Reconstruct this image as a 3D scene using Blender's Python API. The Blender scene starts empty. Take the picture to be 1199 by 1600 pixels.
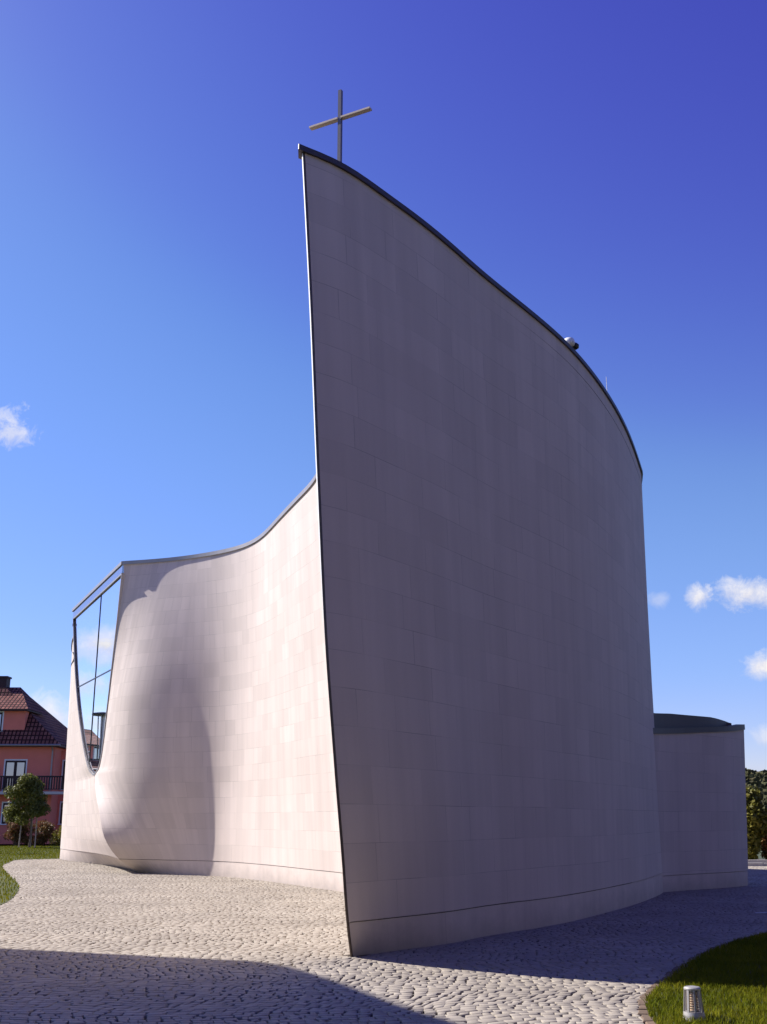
import bpy, math, random
import numpy as np
from mathutils import Vector, Matrix
random.seed(7); rng = np.random.default_rng(7)
D = bpy.data; S = bpy.context.scene; COL = S.collection
R = math.radians

# ------------------------------------------------------------------ helpers
def tag(o, label=None, cat=None, group=None, kind=None):
    if label: o['label'] = label
    if cat: o['category'] = cat
    if group: o['group'] = group
    if kind: o['kind'] = kind
    return o

def empty(name, loc=(0, 0, 0), label=None, cat=None, group=None, parent=None):
    o = D.objects.new(name, None); COL.objects.link(o); o.location = loc
    o.empty_display_size = 0.3
    if parent: o.parent = parent
    return tag(o, label, cat, group)

def mesh_obj(name, verts, faces, mat, parent=None, smooth=False, uv=None):
    """verts are world coordinates; a parent is always an unrotated empty/object at .location"""
    me = D.meshes.new(name)
    v = np.asarray(verts, dtype=np.float64).reshape(-1, 3)
    off = np.zeros(3)
    p = parent
    while p is not None:
        off += np.array(p.location); p = p.parent
    me.from_pydata([tuple(a) for a in (v - off)], [], faces)
    if uv is not None:
        lay = me.uv_layers.new(name='UVMap')
        li = np.empty(len(me.loops), dtype=np.int32); me.loops.foreach_get('vertex_index', li)
        lay.data.foreach_set('uv', np.asarray(uv, dtype=np.float32)[li].ravel())
    me.materials.append(mat)
    if smooth: me.polygons.foreach_set('use_smooth', [True] * len(me.polygons))
    me.update()
    o = D.objects.new(name, me); COL.objects.link(o)
    if parent: o.parent = parent
    return o

def big_mesh(name, verts, quads, mat, parent=None, tri=False):
    """fast path: all faces have the same vertex count"""
    n = 3 if tri else 4
    v = np.asarray(verts, dtype=np.float32).reshape(-1, 3).copy()
    off = np.zeros(3); p = parent
    while p is not None:
        off += np.array(p.location); p = p.parent
    v -= off.astype(np.float32)
    q = np.asarray(quads, dtype=np.int32).reshape(-1, n)
    me = D.meshes.new(name)
    me.vertices.add(len(v)); me.vertices.foreach_set('co', v.ravel())
    me.loops.add(q.size); me.loops.foreach_set('vertex_index', q.ravel())
    me.polygons.add(len(q))
    me.polygons.foreach_set('loop_start', np.arange(0, q.size, n, dtype=np.int32))
    me.polygons.foreach_set('loop_total', np.full(len(q), n, dtype=np.int32))
    me.materials.append(mat); me.update(calc_edges=True); me.validate()
    o = D.objects.new(name, me); COL.objects.link(o)
    if parent: o.parent = parent
    return o

class MB:
    def __init__(s): s.v = []; s.f = []
    def add(s, vs, fs):
        b = len(s.v); s.v += [tuple(a) for a in vs]; s.f += [tuple(b + i for i in f) for f in fs]; return s
    def box(s, x0, x1, y0, y1, z0, z1):
        return s.add([(x0,y0,z0),(x1,y0,z0),(x1,y1,z0),(x0,y1,z0),(x0,y0,z1),(x1,y0,z1),(x1,y1,z1),(x0,y1,z1)],
              [(0,3,2,1),(4,5,6,7),(0,1,5,4),(1,2,6,5),(2,3,7,6),(3,0,4,7)])
    def hexa(s, p):   # 8 points, bottom 4 then top 4
        return s.add(p, [(0,3,2,1),(4,5,6,7),(0,1,5,4),(1,2,6,5),(2,3,7,6),(3,0,4,7)])
    def bar(s, a, b, w, h, up=(0, 0, 1)):
        a = Vector(a); b = Vector(b); d = (b - a).normalized()
        x = d.cross(Vector(up)).normalized(); y = x.cross(d).normalized()
        x *= w / 2; y *= h / 2
        return s.hexa([a-x-y, a+x-y, a+x+y, a-x+y, b-x-y, b+x-y, b+x+y, b-x+y])
    def tube(s, pts, rads, n=10, cap=True):
        pts = [Vector(p) for p in pts]; rings = []
        for i, p in enumerate(pts):
            d = (pts[min(i+1, len(pts)-1)] - pts[max(i-1, 0)]).normalized()
            ref = Vector((1, 0, 0)) if abs(d.x) < .9 else Vector((0, 1, 0))
            x = d.cross(ref).normalized(); y = d.cross(x).normalized()
            rings.append([p + (x*math.cos(2*math.pi*k/n) + y*math.sin(2*math.pi*k/n)) * rads[i] for k in range(n)])
        vs = [q for r_ in rings for q in r_]; fs = []
        for i in range(len(pts)-1):
            for k in range(n):
                fs.append((i*n+k, i*n+(k+1) % n, (i+1)*n+(k+1) % n, (i+1)*n+k))
        if cap: fs.append(tuple(range(n-1, -1, -1))); fs.append(tuple((len(pts)-1)*n+k for k in range(n)))
        return s.add(vs, fs)
    def lathe(s, prof, c, n=32):
        vs = []; fs = []
        for r_, z in prof:
            for k in range(n): vs.append((c[0]+r_*math.cos(2*math.pi*k/n), c[1]+r_*math.sin(2*math.pi*k/n), c[2]+z))
        for i in range(len(prof)-1):
            for k in range(n): fs.append((i*n+k, i*n+(k+1) % n, (i+1)*n+(k+1) % n, (i+1)*n+k))
        fs.append(tuple(range(n-1, -1, -1))); fs.append(tuple((len(prof)-1)*n+k for k in range(n)))
        return s.add(vs, fs)
    def build(s, name, mat, parent=None, smooth=False): return mesh_obj(name, s.v, s.f, mat, parent, smooth)

def pchip(xk, yk, x):
    xk = np.asarray(xk, float); yk = np.asarray(yk, float); x = np.clip(np.asarray(x, float), xk[0], xk[-1])
    h = np.diff(xk); d = np.diff(yk) / h; m = np.zeros(len(xk))
    m[0] = d[0]; m[-1] = d[-1]
    for i in range(1, len(xk)-1):
        if d[i-1]*d[i] > 0:
            w1 = 2*h[i]+h[i-1]; w2 = h[i]+2*h[i-1]; m[i] = (w1+w2)/(w1/d[i-1]+w2/d[i])
    i = np.clip(np.searchsorted(xk, x, side='right')-1, 0, len(xk)-2)
    t = (x-xk[i])/h[i]
    return ((2*t**3-3*t**2+1)*yk[i]+(t**3-2*t**2+t)*h[i]*m[i]+(-2*t**3+3*t**2)*yk[i+1]+(t**3-t**2)*h[i]*m[i+1])

def spline(P, n=None, t=None):
    """natural cubic spline through P (k,dim), chord parameter; returns samples uniform in chord parameter"""
    P = np.asarray(P, float); k = len(P)
    s = np.concatenate([[0], np.cumsum(np.linalg.norm(np.diff(P[:, :2], axis=0), axis=1)**0.75)])
    h = np.diff(s); A = np.zeros((k, k)); B = np.zeros_like(P); A[0, 0] = A[-1, -1] = 1
    for i in range(1, k-1):
        A[i, i-1] = h[i-1]; A[i, i] = 2*(h[i-1]+h[i]); A[i, i+1] = h[i]
        B[i] = 6*((P[i+1]-P[i])/h[i]-(P[i]-P[i-1])/h[i-1])
    M = np.linalg.solve(A, B)
    if t is None: t = np.linspace(0, 1, n)
    # t runs over knot index so that the columns stay matched between levels
    q = t*(k-1); i = np.clip(q.astype(int), 0, k-2); x = s[i]+(q-i)*h[i]
    a = (s[i+1]-x)[:, None]; b = (x-s[i])[:, None]; H = h[i][:, None]
    return M[i]*a**3/(6*H)+M[i+1]*b**3/(6*H)+(P[i]/H-M[i]*H/6)*a+(P[i+1]/H-M[i+1]*H/6)*b

def grid_obj(name, G, mat, parent, flip=False, uv=None, smooth=True):
    nz, nu = G.shape[:2]; f = []
    for i in range(nz-1):
        for j in range(nu-1):
            q = (i*nu+j, i*nu+j+1, (i+1)*nu+j+1, (i+1)*nu+j)
            f.append(q[::-1] if flip else q)
    return mesh_obj(name, G.reshape(-1, 3), f, mat, parent, smooth, None if uv is None else uv.reshape(-1, 2))

def sweep(name, path, out, prof, mat, parent, taper=False):
    """prof: list of (outward, up) offsets; path (n,3); out (n,2) outward normals"""
    path = np.asarray(path, float); n = len(path); m = len(prof); V = []; F = []
    for i in range(n):
        for a, b in prof:
            if taper and i == 0: a = max(a, prof[3][0]-.02)
            V.append((path[i, 0]+out[i, 0]*a, path[i, 1]+out[i, 1]*a, path[i, 2]+b))
    for i in range(n-1):
        for k in range(m):
            F.append((i*m+k, i*m+(k+1) % m, (i+1)*m+(k+1) % m, (i+1)*m+k))
    F.append(tuple(range(m))[::-1]); F.append(tuple((n-1)*m+k for k in range(m)))
    return mesh_obj(name, V, F, mat, parent)

def normals2d(P, flip):
    T = np.gradient(np.asarray(P)[:, :2], axis=0); T /= np.linalg.norm(T, axis=1)[:, None]
    N = np.stack([T[:, 1], -T[:, 0]], 1)
    return -N if flip else N

def copy_tree(o, parent=None):
    c = o.copy(); COL.objects.link(c)
    if parent: c.parent = parent
    for ch in list(o.children): copy_tree(ch, c)
    return c

def in_poly(X, Y, poly):
    poly = np.asarray(poly); ins = np.zeros(X.shape, bool); j = len(poly)-1
    for i in range(len(poly)):
        xi, yi = poly[i]; xj, yj = poly[j]
        c = ((yi > Y) != (yj > Y)) & (X < (xj-xi)*(Y-yi)/((yj-yi)+1e-12)+xi)
        ins ^= c; j = i
    return ins

# ------------------------------------------------------------------ materials
class NT:
    def __init__(s, nt): s.nt = nt; s.l = nt.links
    def n(s, t, **kw):
        o = s.nt.nodes.new('ShaderNode'+t)
        for k, v in kw.items():
            if k == 'inp':
                for a, b in v.items():
                    if hasattr(b, 'is_output') : s.l.new(b, o.inputs[a])
                    else: o.inputs[a].default_value = b
            else: setattr(o, k, v)
        return o
    def math(s, op, a, b=0.0, c=None, clamp=False):
        o = s.nt.nodes.new('ShaderNodeMath'); o.operation = op; o.use_clamp = clamp
        for i, x in enumerate((a, b) if c is None else (a, b, c)):
            if hasattr(x, 'is_output'): s.l.new(x, o.inputs[i])
            else: o.inputs[i].default_value = x
        return o.outputs[0]
    def mix(s, f, a, b, blend='MIX'):
        o = s.nt.nodes.new('ShaderNodeMix'); o.data_type = 'RGBA'; o.blend_type = blend
        for i, x in ((0, f), (6, a), (7, b)):
            if hasattr(x, 'is_output'): s.l.new(x, o.inputs[i])
            else: o.inputs[i].default_value = x if i == 0 else (*x[:3], 1)
        return o.outputs[2]
    def ramp(s, f, lo, hi, a=0.0, b=1.0):
        o = s.nt.nodes.new('ShaderNodeMapRange'); s.l.new(f, o.inputs[0])
        o.inputs[1].default_value = lo; o.inputs[2].default_value = hi; o.inputs[3].default_value = a; o.inputs[4].default_value = b
        return o.outputs[0]

def new_mat(name):
    m = D.materials.new(name); m.use_nodes = True; nt = m.node_tree
    b = nt.nodes['Principled BSDF']; return m, NT(nt), b

def noise(t, scale, vec=None, detail=4, rough=.55):
    o = t.n('TexNoise', inp={'Scale': scale, 'Detail': detail, 'Roughness': rough})
    if vec is not None: t.l.new(vec, o.inputs['Vector'])
    return o.outputs['Fac']

def plain(name, col, rough=.6, var=.12, scale=6, metal=0.0, bump=0.0, spec=.4):
    m, t, b = new_mat(name)
    tc = t.n('TexCoord').outputs['Object']
    f = noise(t, scale, tc)
    c = t.mix(f, tuple(x*(1-var) for x in col), tuple(min(1, x*(1+var)) for x in col))
    t.l.new(c, b.inputs['Base Color']); b.inputs['Roughness'].default_value = rough; b.inputs['Metallic'].default_value = metal
    b.inputs['Specular IOR Level'].default_value = spec
    if bump:
        f2 = noise(t, scale*8, tc)
        bp = t.n('Bump', inp={'Strength': bump, 'Distance': .01, 'Height': f2}); t.l.new(bp.outputs[0], b.inputs['Normal'])
    return m

def stone_cladding(name, col, tone=.05, joint=.62, bw=.92, rh=.45, seam=.004):
    m, t, b = new_mat(name)
    uv = t.n('UVMap').outputs[0]
    # rows wander slightly so that the slabs are not a perfect grid
    wob = t.n('TexNoise', inp={'Scale': .35, 'Detail': 2.0, 'Vector': uv}).outputs['Color']
    wv = t.n('VectorMath', operation='SCALE', inp={0: wob, 'Scale': .05}).outputs[0]
    v = t.n('VectorMath', operation='ADD', inp={0: uv, 1: wv}).outputs[0]
    br = t.n('TexBrick', offset=.37, offset_frequency=2, squash=.72, squash_frequency=3,
             inp={'Vector': v, 'Color1': (1, 1, 1, 1), 'Color2': (0, 0, 0, 1), 'Mortar': (.5, .5, .5, 1), 'Scale': 1.0,
                  'Mortar Size': seam, 'Mortar Smooth': .1, 'Bias': 0.0, 'Brick Width': bw, 'Row Height': rh})
    streak = t.n('Mapping', inp={'Vector': uv, 'Scale': (3.2, .16, 1)}).outputs[0]
    s1 = noise(t, 1.0, streak, 5)
    s2 = noise(t, .55, uv, 3)
    s3 = noise(t, 38, uv, 3)
    c0 = t.mix(br.outputs['Color'], tuple(x*(1-tone) for x in col), tuple(min(1, x*(1+tone)) for x in col))
    c0 = t.mix(t.ramp(s1, .35, .68, 0, .30), c0, tuple(x*.62 for x in col))
    c0 = t.mix(t.ramp(s2, .4, .7, 0, .16), c0, (col[0]*.72, col[1]*.69, col[2]*.64))
    c0 = t.mix(t.ramp(s3, .3, .7, 0, .12), c0, tuple(x*.75 for x in col))
    # only some of the joints are open enough to be seen
    vis = t.ramp(noise(t, .9, uv, 2), .42, .62, .15, 1.0)
    jf = t.math('MULTIPLY', br.outputs['Fac'], t.math('MULTIPLY', vis, joint))
    c0 = t.mix(jf, c0, tuple(x*.35 for x in col))
    # splash dirt, a ragged band just above the paving
    vy = t.n('SeparateXYZ', inp={0: uv}).outputs[1]
    dirt = t.ramp(t.math('ADD', vy, t.math('MULTIPLY', t.math('SUBTRACT', noise(t, 2.2, uv, 6, .65), .5), .7)), .02, .34, .38, 0.0)
    c0 = t.mix(dirt, c0, (.20, .175, .15))
    t.l.new(c0, b.inputs['Base Color'])
    b.inputs['Roughness'].default_value = .72; b.inputs['Specular IOR Level'].default_value = .3
    h = t.math('ADD', t.math('MULTIPLY', br.outputs['Fac'], -.8), t.math('MULTIPLY', s3, .25))
    h = t.math('ADD', h, t.math('MULTIPLY', t.n('SeparateColor', inp={0: br.outputs['Color']}).outputs[0], .25))
    bp = t.n('Bump', inp={'Strength': .3, 'Distance': .006, 'Height': h}); t.l.new(bp.outputs[0], b.inputs['Normal'])
    return m

def island_mat(name, c1, c2, c3, rough=.8, scale=3, spec=.25, bump=0, detail_scale=40, trans=0.0, big=.0):
    m, t, b = new_mat(name)
    g = t.n('NewGeometry'); r_ = g.outputs['Random Per Island']
    tc = t.n('TexCoord').outputs['Object']
    c = t.mix(r_, c1, c2)
    f = noise(t, scale, tc, 3)
    c = t.mix(t.ramp(f, .35, .7, 0, .75), c, c3)
    if bump:
        f2 = noise(t, detail_scale, tc, 4)
        c = t.mix(t.ramp(f2, .3, .75, 0, .4), c, tuple(x*.6 for x in c1))
        bp = t.n('Bump', inp={'Strength': bump, 'Distance': .01, 'Height': f2}); t.l.new(bp.outputs[0], b.inputs['Normal'])
    t.l.new(c, b.inputs['Base Color']); b.inputs['Roughness'].default_value = rough; b.inputs['Specular IOR Level'].default_value = spec
    if trans:
        out = t.nt.nodes['Material Output']
        tr = t.n('BsdfTranslucent'); t.l.new(c, tr.inputs[0])
        mx = t.n('MixShader', inp={0: trans}); t.l.new(b.outputs[0], mx.inputs[1]); t.l.new(tr.outputs[0], mx.inputs[2])
        t.l.new(mx.outputs[0], out.inputs['Surface'])
    return m

def glass(name, tint=(.02, .025, .03), refl=.75, rough=.01):
    m, t, b = new_mat(name)
    b.inputs['Base Color'].default_value = (*tint, 1); b.inputs['Roughness'].default_value = .4
    gl = t.n('BsdfGlossy', inp={'Color': (.93, .95, .97, 1), 'Roughness': rough})
    mx = t.n('MixShader', inp={0: refl}); t.l.new(b.outputs[0], mx.inputs[1]); t.l.new(gl.outputs[0], mx.inputs[2])
    t.l.new(mx.outputs[0], t.nt.nodes['Material Output'].inputs['Surface'])
    return m

def joint_mat():
    # joints partly filled with pale sand, partly open and dark
    m, t, b = new_mat('joint sand')
    tc = t.n('TexCoord').outputs['Object']
    f = noise(t, 5.0, tc, 4, .6)
    c = t.mix(t.ramp(f, .5, .66), (.018, .015, .013), (.13, .11, .09))
    t.l.new(c, b.inputs['Base Color']); b.inputs['Roughness'].default_value = .95
    return m
WALLC = (.61, .52, .46)
M = dict(
    clad=stone_cladding('pale stone cladding', WALLC),
    clad_small=stone_cladding('pale stone in narrow slabs', WALLC, tone=.065, joint=.6, bw=.62, rh=.45),
    plinth=stone_cladding('plinth stone', WALLC, tone=.05, joint=.4, bw=1.6, rh=3.0),
    zinc=plain('weathered zinc', (.30, .28, .27), .45, .18, 3, .55),
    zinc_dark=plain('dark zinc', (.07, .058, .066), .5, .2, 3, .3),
    trim=plain('bronze trim', (.10, .075, .06), .5, .2, 6, .4),
    steel=plain('brushed steel', (.42, .40, .38), .38, .1, 8, .8),
    steel_dark=plain('dark steel', (.17, .155, .16), .4, .1, 8, .4),
    steel_bounce=plain('steel in bounce light tan', (.62, .50, .38), .55, .15, 10, .2),  # tan stands in for bounce light on the crossbar underside
    frame=plain('window frame metal', (.05, .045, .045), .4, .1, 4, .5),
    glass=glass('coated glass', refl=.93),
    strip_glass=glass('tinted strip glass', (.06, .06, .1), .45),
    roof=plain('roof membrane', (.12, .11, .11), .8),
    plaster=plain('pale render', (.40, .36, .34), .85, .08, 1, 0, .15),
    white=plain('white paint', (.75, .74, .72), .5, .05),
    lawn=plain('lawn soil', (.05, .06, .007), .95, .35, 2.5, 0, .6),
    field=plain('field', (.06, .075, .03), .95, .3, .05),
    joint=joint_mat(),
    gravel=plain('grey gravel', (.105, .09, .075), .95, .2, 2, 0, .5),
    asphalt=plain('asphalt', (.05, .05, .052), .9, .2, 3, 0, .3),
    concrete=plain('pale concrete', (.55, .52, .47), .8, .12, 5, 0, .3),
    salmon=plain('salmon render', (.78, .22, .15), .85, .12, 1.5, 0, .15),
    darkwood=plain('dark stained wood', (.035, .016, .016), .6, .2, 8),
    stake=plain('bare pine stake', (.38, .30, .22), .8, .2, 8),
    bark=plain('bark', (.16, .12, .09), .9, .3, 14, 0, .5),
    hglass=glass('house glass', (.03, .035, .05), .35, .03),
    curtain=plain('net curtain', (.45, .47, .55), .9, .2, 10),
    louvre=plain('lamp diffuser', (.72, .55, .38), .5, .15, 30),
    castal=plain('cast aluminium', (.36, .34, .32), .5, .12, 25, .25, .2),
    bulb=plain('black plastic', (.02, .02, .02), .4),
    sett=island_mat('granite sett', (.335, .292, .235), (.42, .37, .30), (.265, .23, .188), .8, .5, .2, .12, 60),
    edging=island_mat('sandstone edging', (.22, .15, .10), (.14, .10, .075), (.17, .13, .09), .85, 2, .2, .4, 40),
    grass=island_mat('grass blade', (.13, .155, .008), (.24, .21, .016), (.075, .105, .006), .9, 1.2, .04, trans=.3),
    leaf_tree=island_mat('young tree leaf', (.12, .135, .02), (.22, .21, .035), (.06, .075, .015), .6, 1.0, .3, trans=.3),
    leaf_red=island_mat('reddish shrub leaf', (.26, .08, .04), (.16, .13, .03), (.08, .07, .02), .6, 1.0, .3, trans=.25),
    leaf_yel=island_mat('yellow green shrub leaf', (.30, .24, .03), (.17, .17, .025), (.08, .09, .015), .6, 1.0, .3, trans=.25),
    leaf_dark=island_mat('dark shrub leaf', (.03, .042, .014), (.06, .065, .02), (.02, .03, .012), .6, 1.0, .3, trans=.2),
    forest=island_mat('far woodland', (.055, .062, .024), (.12, .10, .045), (.04, .048, .022), .8, .02, .1),
)
def tile_mat():
    m, t, b = new_mat('clay roof tile')
    uv = t.n('UVMap').outputs[0]
    br = t.n('TexBrick', offset=.0, inp={'Vector': uv, 'Color1': (.36, .15, .11, 1), 'Color2': (.22, .08, .065, 1), 'Mortar': (.03, .010, .010, 1),
             'Scale': 1.0, 'Mortar Size': .06, 'Mortar Smooth': .5, 'Brick Width': .27, 'Row Height': .36})
    f = noise(t, 1.2, uv, 3)
    c = t.mix(t.ramp(f, .35, .7, 0, .5), br.outputs['Color'], (.07, .028, .03))
    t.l.new(c, b.inputs['Base Color']); b.inputs['Roughness'].default_value = .8; b.inputs['Specular IOR Level'].default_value = .1
    bp = t.n('Bump', invert=True, inp={'Strength': .8, 'Distance': .04, 'Height': br.outputs['Fac']}); t.l.new(bp.outputs[0], b.inputs['Normal'])
    return m
M['tile'] = tile_mat()

# ------------------------------------------------------------------ camera
PITCH = math.atan(480/1700)
cd = D.cameras.new('camera'); cam = D.objects.new('camera', cd); COL.objects.link(cam)
cam.location = (0, 0, 1.6); cam.rotation_euler = (R(90)+PITCH, 0, 0)
cd.sensor_fit = 'VERTICAL'; cd.sensor_height = 24; cd.lens = 24*1700/1600
cd.clip_end = 6000; cd.clip_start = .05
S.camera = cam

# ------------------------------------------------------------------ light
SUN_AZ = 21.0; SUN_EL = 39.0          # azimuth: degrees from -X towards +Y
sx, sy = -math.cos(R(SUN_AZ)), math.sin(R(SUN_AZ))
sv = Vector((sx*math.cos(R(SUN_EL)), sy*math.cos(R(SUN_EL)), math.sin(R(SUN_EL))))
sl = D.lights.new('sun', 'SUN'); sl.energy = 5.0; sl.angle = R(.53); sl.color = (1, .955, .91)
so = D.objects.new('sun', sl); COL.objects.link(so); so.rotation_euler = sv.to_track_quat('Z', 'Y').to_euler()
so.location = (-20, 10, 30)

W = D.worlds.new('World'); S.world = W; W.use_nodes = True; t = NT(W.node_tree)
bg = W.node_tree.nodes['Background']
sky = t.n('TexSky', sky_type='NISHITA'); sky.sun_disc = False
sky.sun_elevation = R(SUN_EL); sky.sun_rotation = math.atan2(sx, sy)
sky.air_density = 1.0; sky.dust_density = .4; sky.ozone_density = 5.0; sky.altitude = 200
EXPO = .75; STR = .12; K = STR*2**EXPO
hs = t.n('HueSaturation', inp={'Hue': .5, 'Saturation': 1.25, 'Value': 1.0, 'Color': sky.outputs[0]})
sp = t.n('SeparateColor', inp={0: hs.outputs[0]})
# per-channel response of the sky: deeper violet blue high up, pale near the horizon
chan = [t.math('MULTIPLY', t.math('POWER', t.math('MULTIPLY', t.math('MAXIMUM', sp.outputs[i], 0.0), .1427), pw), g_/K) for i, (pw, g_) in enumerate(((.85, 1.10), (1.25, .98), (1.0, 1.21)))]
fc = t.n('FloatCurve', inp={'Value': t.math('MULTIPLY', chan[1], K)})
cv = fc.mapping.curves[0]; cv.points[0].location = (0, 0); cv.points[1].location = (1, 1)
for q in ((.06, .046), (.09, .082), (.15, .20), (.21, .34), (.35, .46), (.53, .575)): cv.points.new(*q)
fc.mapping.update()
chan[1] = t.math('MULTIPLY', fc.outputs[0], 1/K)
fr = t.n('FloatCurve', inp={'Value': t.math('MULTIPLY', chan[0], K)})
cv = fr.mapping.curves[0]; cv.points[0].location = (0, 0); cv.points[1].location = (1, 1)
for q in ((.056, .06), (.10, .118), (.137, .178), (.22, .25), (.36, .345)): cv.points.new(*q)
fr.mapping.update()
chan[0] = t.math('MULTIPLY', fr.outputs[0], 1/K)
skyc = t.n('CombineColor', inp={0: chan[0], 1: chan[1], 2: chan[2]}).outputs[0]
dirv = t.n('TexCoord').outputs['Generated']
def dot(v, c):
    return t.n('VectorMath', operation='DOT_PRODUCT', inp={0: v, 1: tuple(c)}).outputs['Value']
nz1 = t.n('TexNoise', inp={'Scale': 55, 'Detail': 10.0, 'Roughness': .66, 'Distortion': .4, 'Vector': dirv}).outputs['Fac']
nz2 = t.n('TexNoise', inp={'Scale': 120, 'Detail': 6.0, 'Roughness': .6, 'Vector': dirv}).outputs['Fac']
def cloud(az, el, ra, re, dens=1.0, ragged=.9):
    """az degrees right of +Y, el degrees, angular radii in degrees"""
    a, e = R(az), R(el)
    c = Vector((math.sin(a)*math.cos(e), math.cos(a)*math.cos(e), math.sin(e)))
    r_ = Vector((math.cos(a), -math.sin(a), 0)); u = r_.cross(c)
    x = t.math('DIVIDE', dot(dirv, r_), R(ra)); y = t.math('DIVIDE', dot(dirv, u), R(re))
    rr = t.math('SQRT', t.math('ADD', t.math('MULTIPLY', x, x), t.math('MULTIPLY', y, y)))
    k = t.math('ADD', t.math('SUBTRACT', 1.0, rr), t.math('MULTIPLY', t.math('SUBTRACT', nz1, .5), ragged*2.6))
    k = t.math('MULTIPLY', t.ramp(k, .0, .95), dens)
    front = t.math('GREATER_THAN', dot(dirv, c), 0.0)
    k = t.math('MULTIPLY', k, front, clamp=True)
    shade = t.math('ADD', t.ramp(t.math('ADD', y, t.math('MULTIPLY', t.math('SUBTRACT', nz1, .5), 3.0)), -1.2, 1.0, .35, 1.0), t.math('MULTIPLY', t.math('SUBTRACT', nz2, .5), .9), clamp=True)
    return k, shade
CLOUDS = [(-20.1, 19.0, 1.15, 1.0, .62, 1.5), (18.9, 10.9, 1.9, .95, 1.0, .85), (16.4, 10.9, .75, .75, .9, 1.0), (19.3, 7.3, 1.15, .75, 1.0, .8),
          (14.3, 10.8, .7, .4, .28, 1.0), (19.1, 3.9, .9, .6, .5, 1.0), (-16.9, 4.7, 1.7, 1.6, 1.0, .6), (-14.5, 2.5, 2.0, .8, .7, .8),
          (-37.9, 8.5, 2.1, 1.25, 1.0, .55), (-36.6, 6.6, 2.0, .7, .8, 1.0), (-38.2, 4.6, 2.4, .9, .7, .9), (-37.0, 2.6, 4.5, .9, .8, .8),
          (-60, 14, 9, 3, .9, .8), (-110, 18, 12, 4, .8, .9)]
c = skyc
CW = 1.0/K
for a in CLOUDS:
    k, sh = cloud(*a)
    cc = t.mix(sh, (CW*.62, CW*.62, CW*.75), (CW, CW*.97, CW*.97))
    c = t.mix(k, c, cc)
t.l.new(c, bg.inputs['Color']); bg.inputs['Strength'].default_value = STR

S.view_settings.view_transform = 'Standard'; S.view_settings.look = 'None'
S.view_settings.exposure = EXPO; S.view_settings.gamma = 1.0

# ------------------------------------------------------------------ church
church = empty('church', (0, 28, 0), 'white curved stone church with cross on its sharp prow and pointed tall window', 'church')
PL = .42
def zroof(y): return 10.5-.03*(y-13.)

# --- convex wall in shade
rb = np.array([(-.38,14.11),(.21,14.78),(.86,15.51),(1.48,16.5),(2.52,17.93),(4.15,20.9),(4.97,22.6),(6.16,25.5)])
rt = np.array([(-1.1,13.16),(-.63,13.51),(0,14.23),(.5,14.86),(1.03,15.6),(1.61,16.47),(2.66,17.94),(3.59,19.35),(4.67,21.43),(5.66,23.81),(6.59,26.5)])
def arc_resample(P, n):
    Q = spline(P, 400); s = np.concatenate([[0], np.cumsum(np.linalg.norm(np.diff(Q, axis=0), axis=1))])
    x = np.linspace(0, s[-1], n); return np.stack([np.interp(x, s, Q[:, 0]), np.interp(x, s, Q[:, 1])], 1)
NU = 70
b0 = arc_resample(rb, NU); t0 = arc_resample(rt, NU)
bk = [(6.72,27.6),(6.5,31.),(5.0,35.),(2.6,40.),(-1.5,46.),(-6.,51.)]         # the unseen back of the plan
b0 = np.vstack([b0, spline(np.vstack([b0[-1], bk]), 26)[1:]]); 
tk = [(6.86,28.6),(6.3,31.5),(5.0,35.2),(2.6,40.),(-1.5,46.),(-6.,51.)]
t0 = np.vstack([t0, spline(np.vstack([t0[-1], tk]), 26)[1:]])
sR = np.concatenate([[0], np.cumsum(np.linalg.norm(np.diff(b0, axis=0), axis=1))])
zk = [0,.42,1.16,2.18,3.84,5.77,8.06,10.5]
fY = [0,.33,.70,1.0,1.14,1.14,1.07,1.0]; fX = [0,.06,.13,.25,.44,.60,.78,1.0]
def right_xy(j, z):
    zt = zroof(t0[j, 1]); lin = np.clip(z/zt, 0, 1); zz = lin*10.5
    w = np.exp(-(sR[j]/3.0)**1.3)
    gx = lin*(1-w)+w*pchip(zk, fX, zz); gy = lin*(1-w)+w*pchip(zk, fY, zz)
    d = t0[j]-b0[j]
    return b0[j]+np.stack([d[0]*gx, d[1]*gy], -1)
def right_grid(wz):
    G = np.zeros((len(wz), len(b0), 3)); UV = np.zeros((len(wz), len(b0), 2))
    for j in range(len(b0)):
        zt = zroof(t0[j, 1]); z = np.array([w if w <= PL else PL+(zt-PL)*(w-PL)/(1-PL) for w in wz]) if wz[-1] > PL else np.array(wz)
        xy = right_xy(j, z); G[:, j, :2] = xy; G[:, j, 2] = z; UV[:, j, 0] = sR[j]; UV[:, j, 1] = z
    return G, UV
def inset(G, d, flip):
    H = G.copy()
    for i in range(len(G)): H[i, :, :2] -= normals2d(G[i], flip)*d
    return H
wlev = np.concatenate([[PL], PL+(1-PL)*np.linspace(0, 1, 40)[1:]])
GR, UVR = right_grid(wlev)
o = grid_obj('wall', GR, M['clad'], church, uv=UVR); tag(o, 'tall convex wall in shade rising to a sharp prow')
GP, UVP = right_grid([0, .14, .28, PL-.011])
o = grid_obj('plinth', inset(GP, .012, False), M['plinth'], church, uv=UVP); tag(o, 'shaded plinth band below the convex wall')

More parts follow.
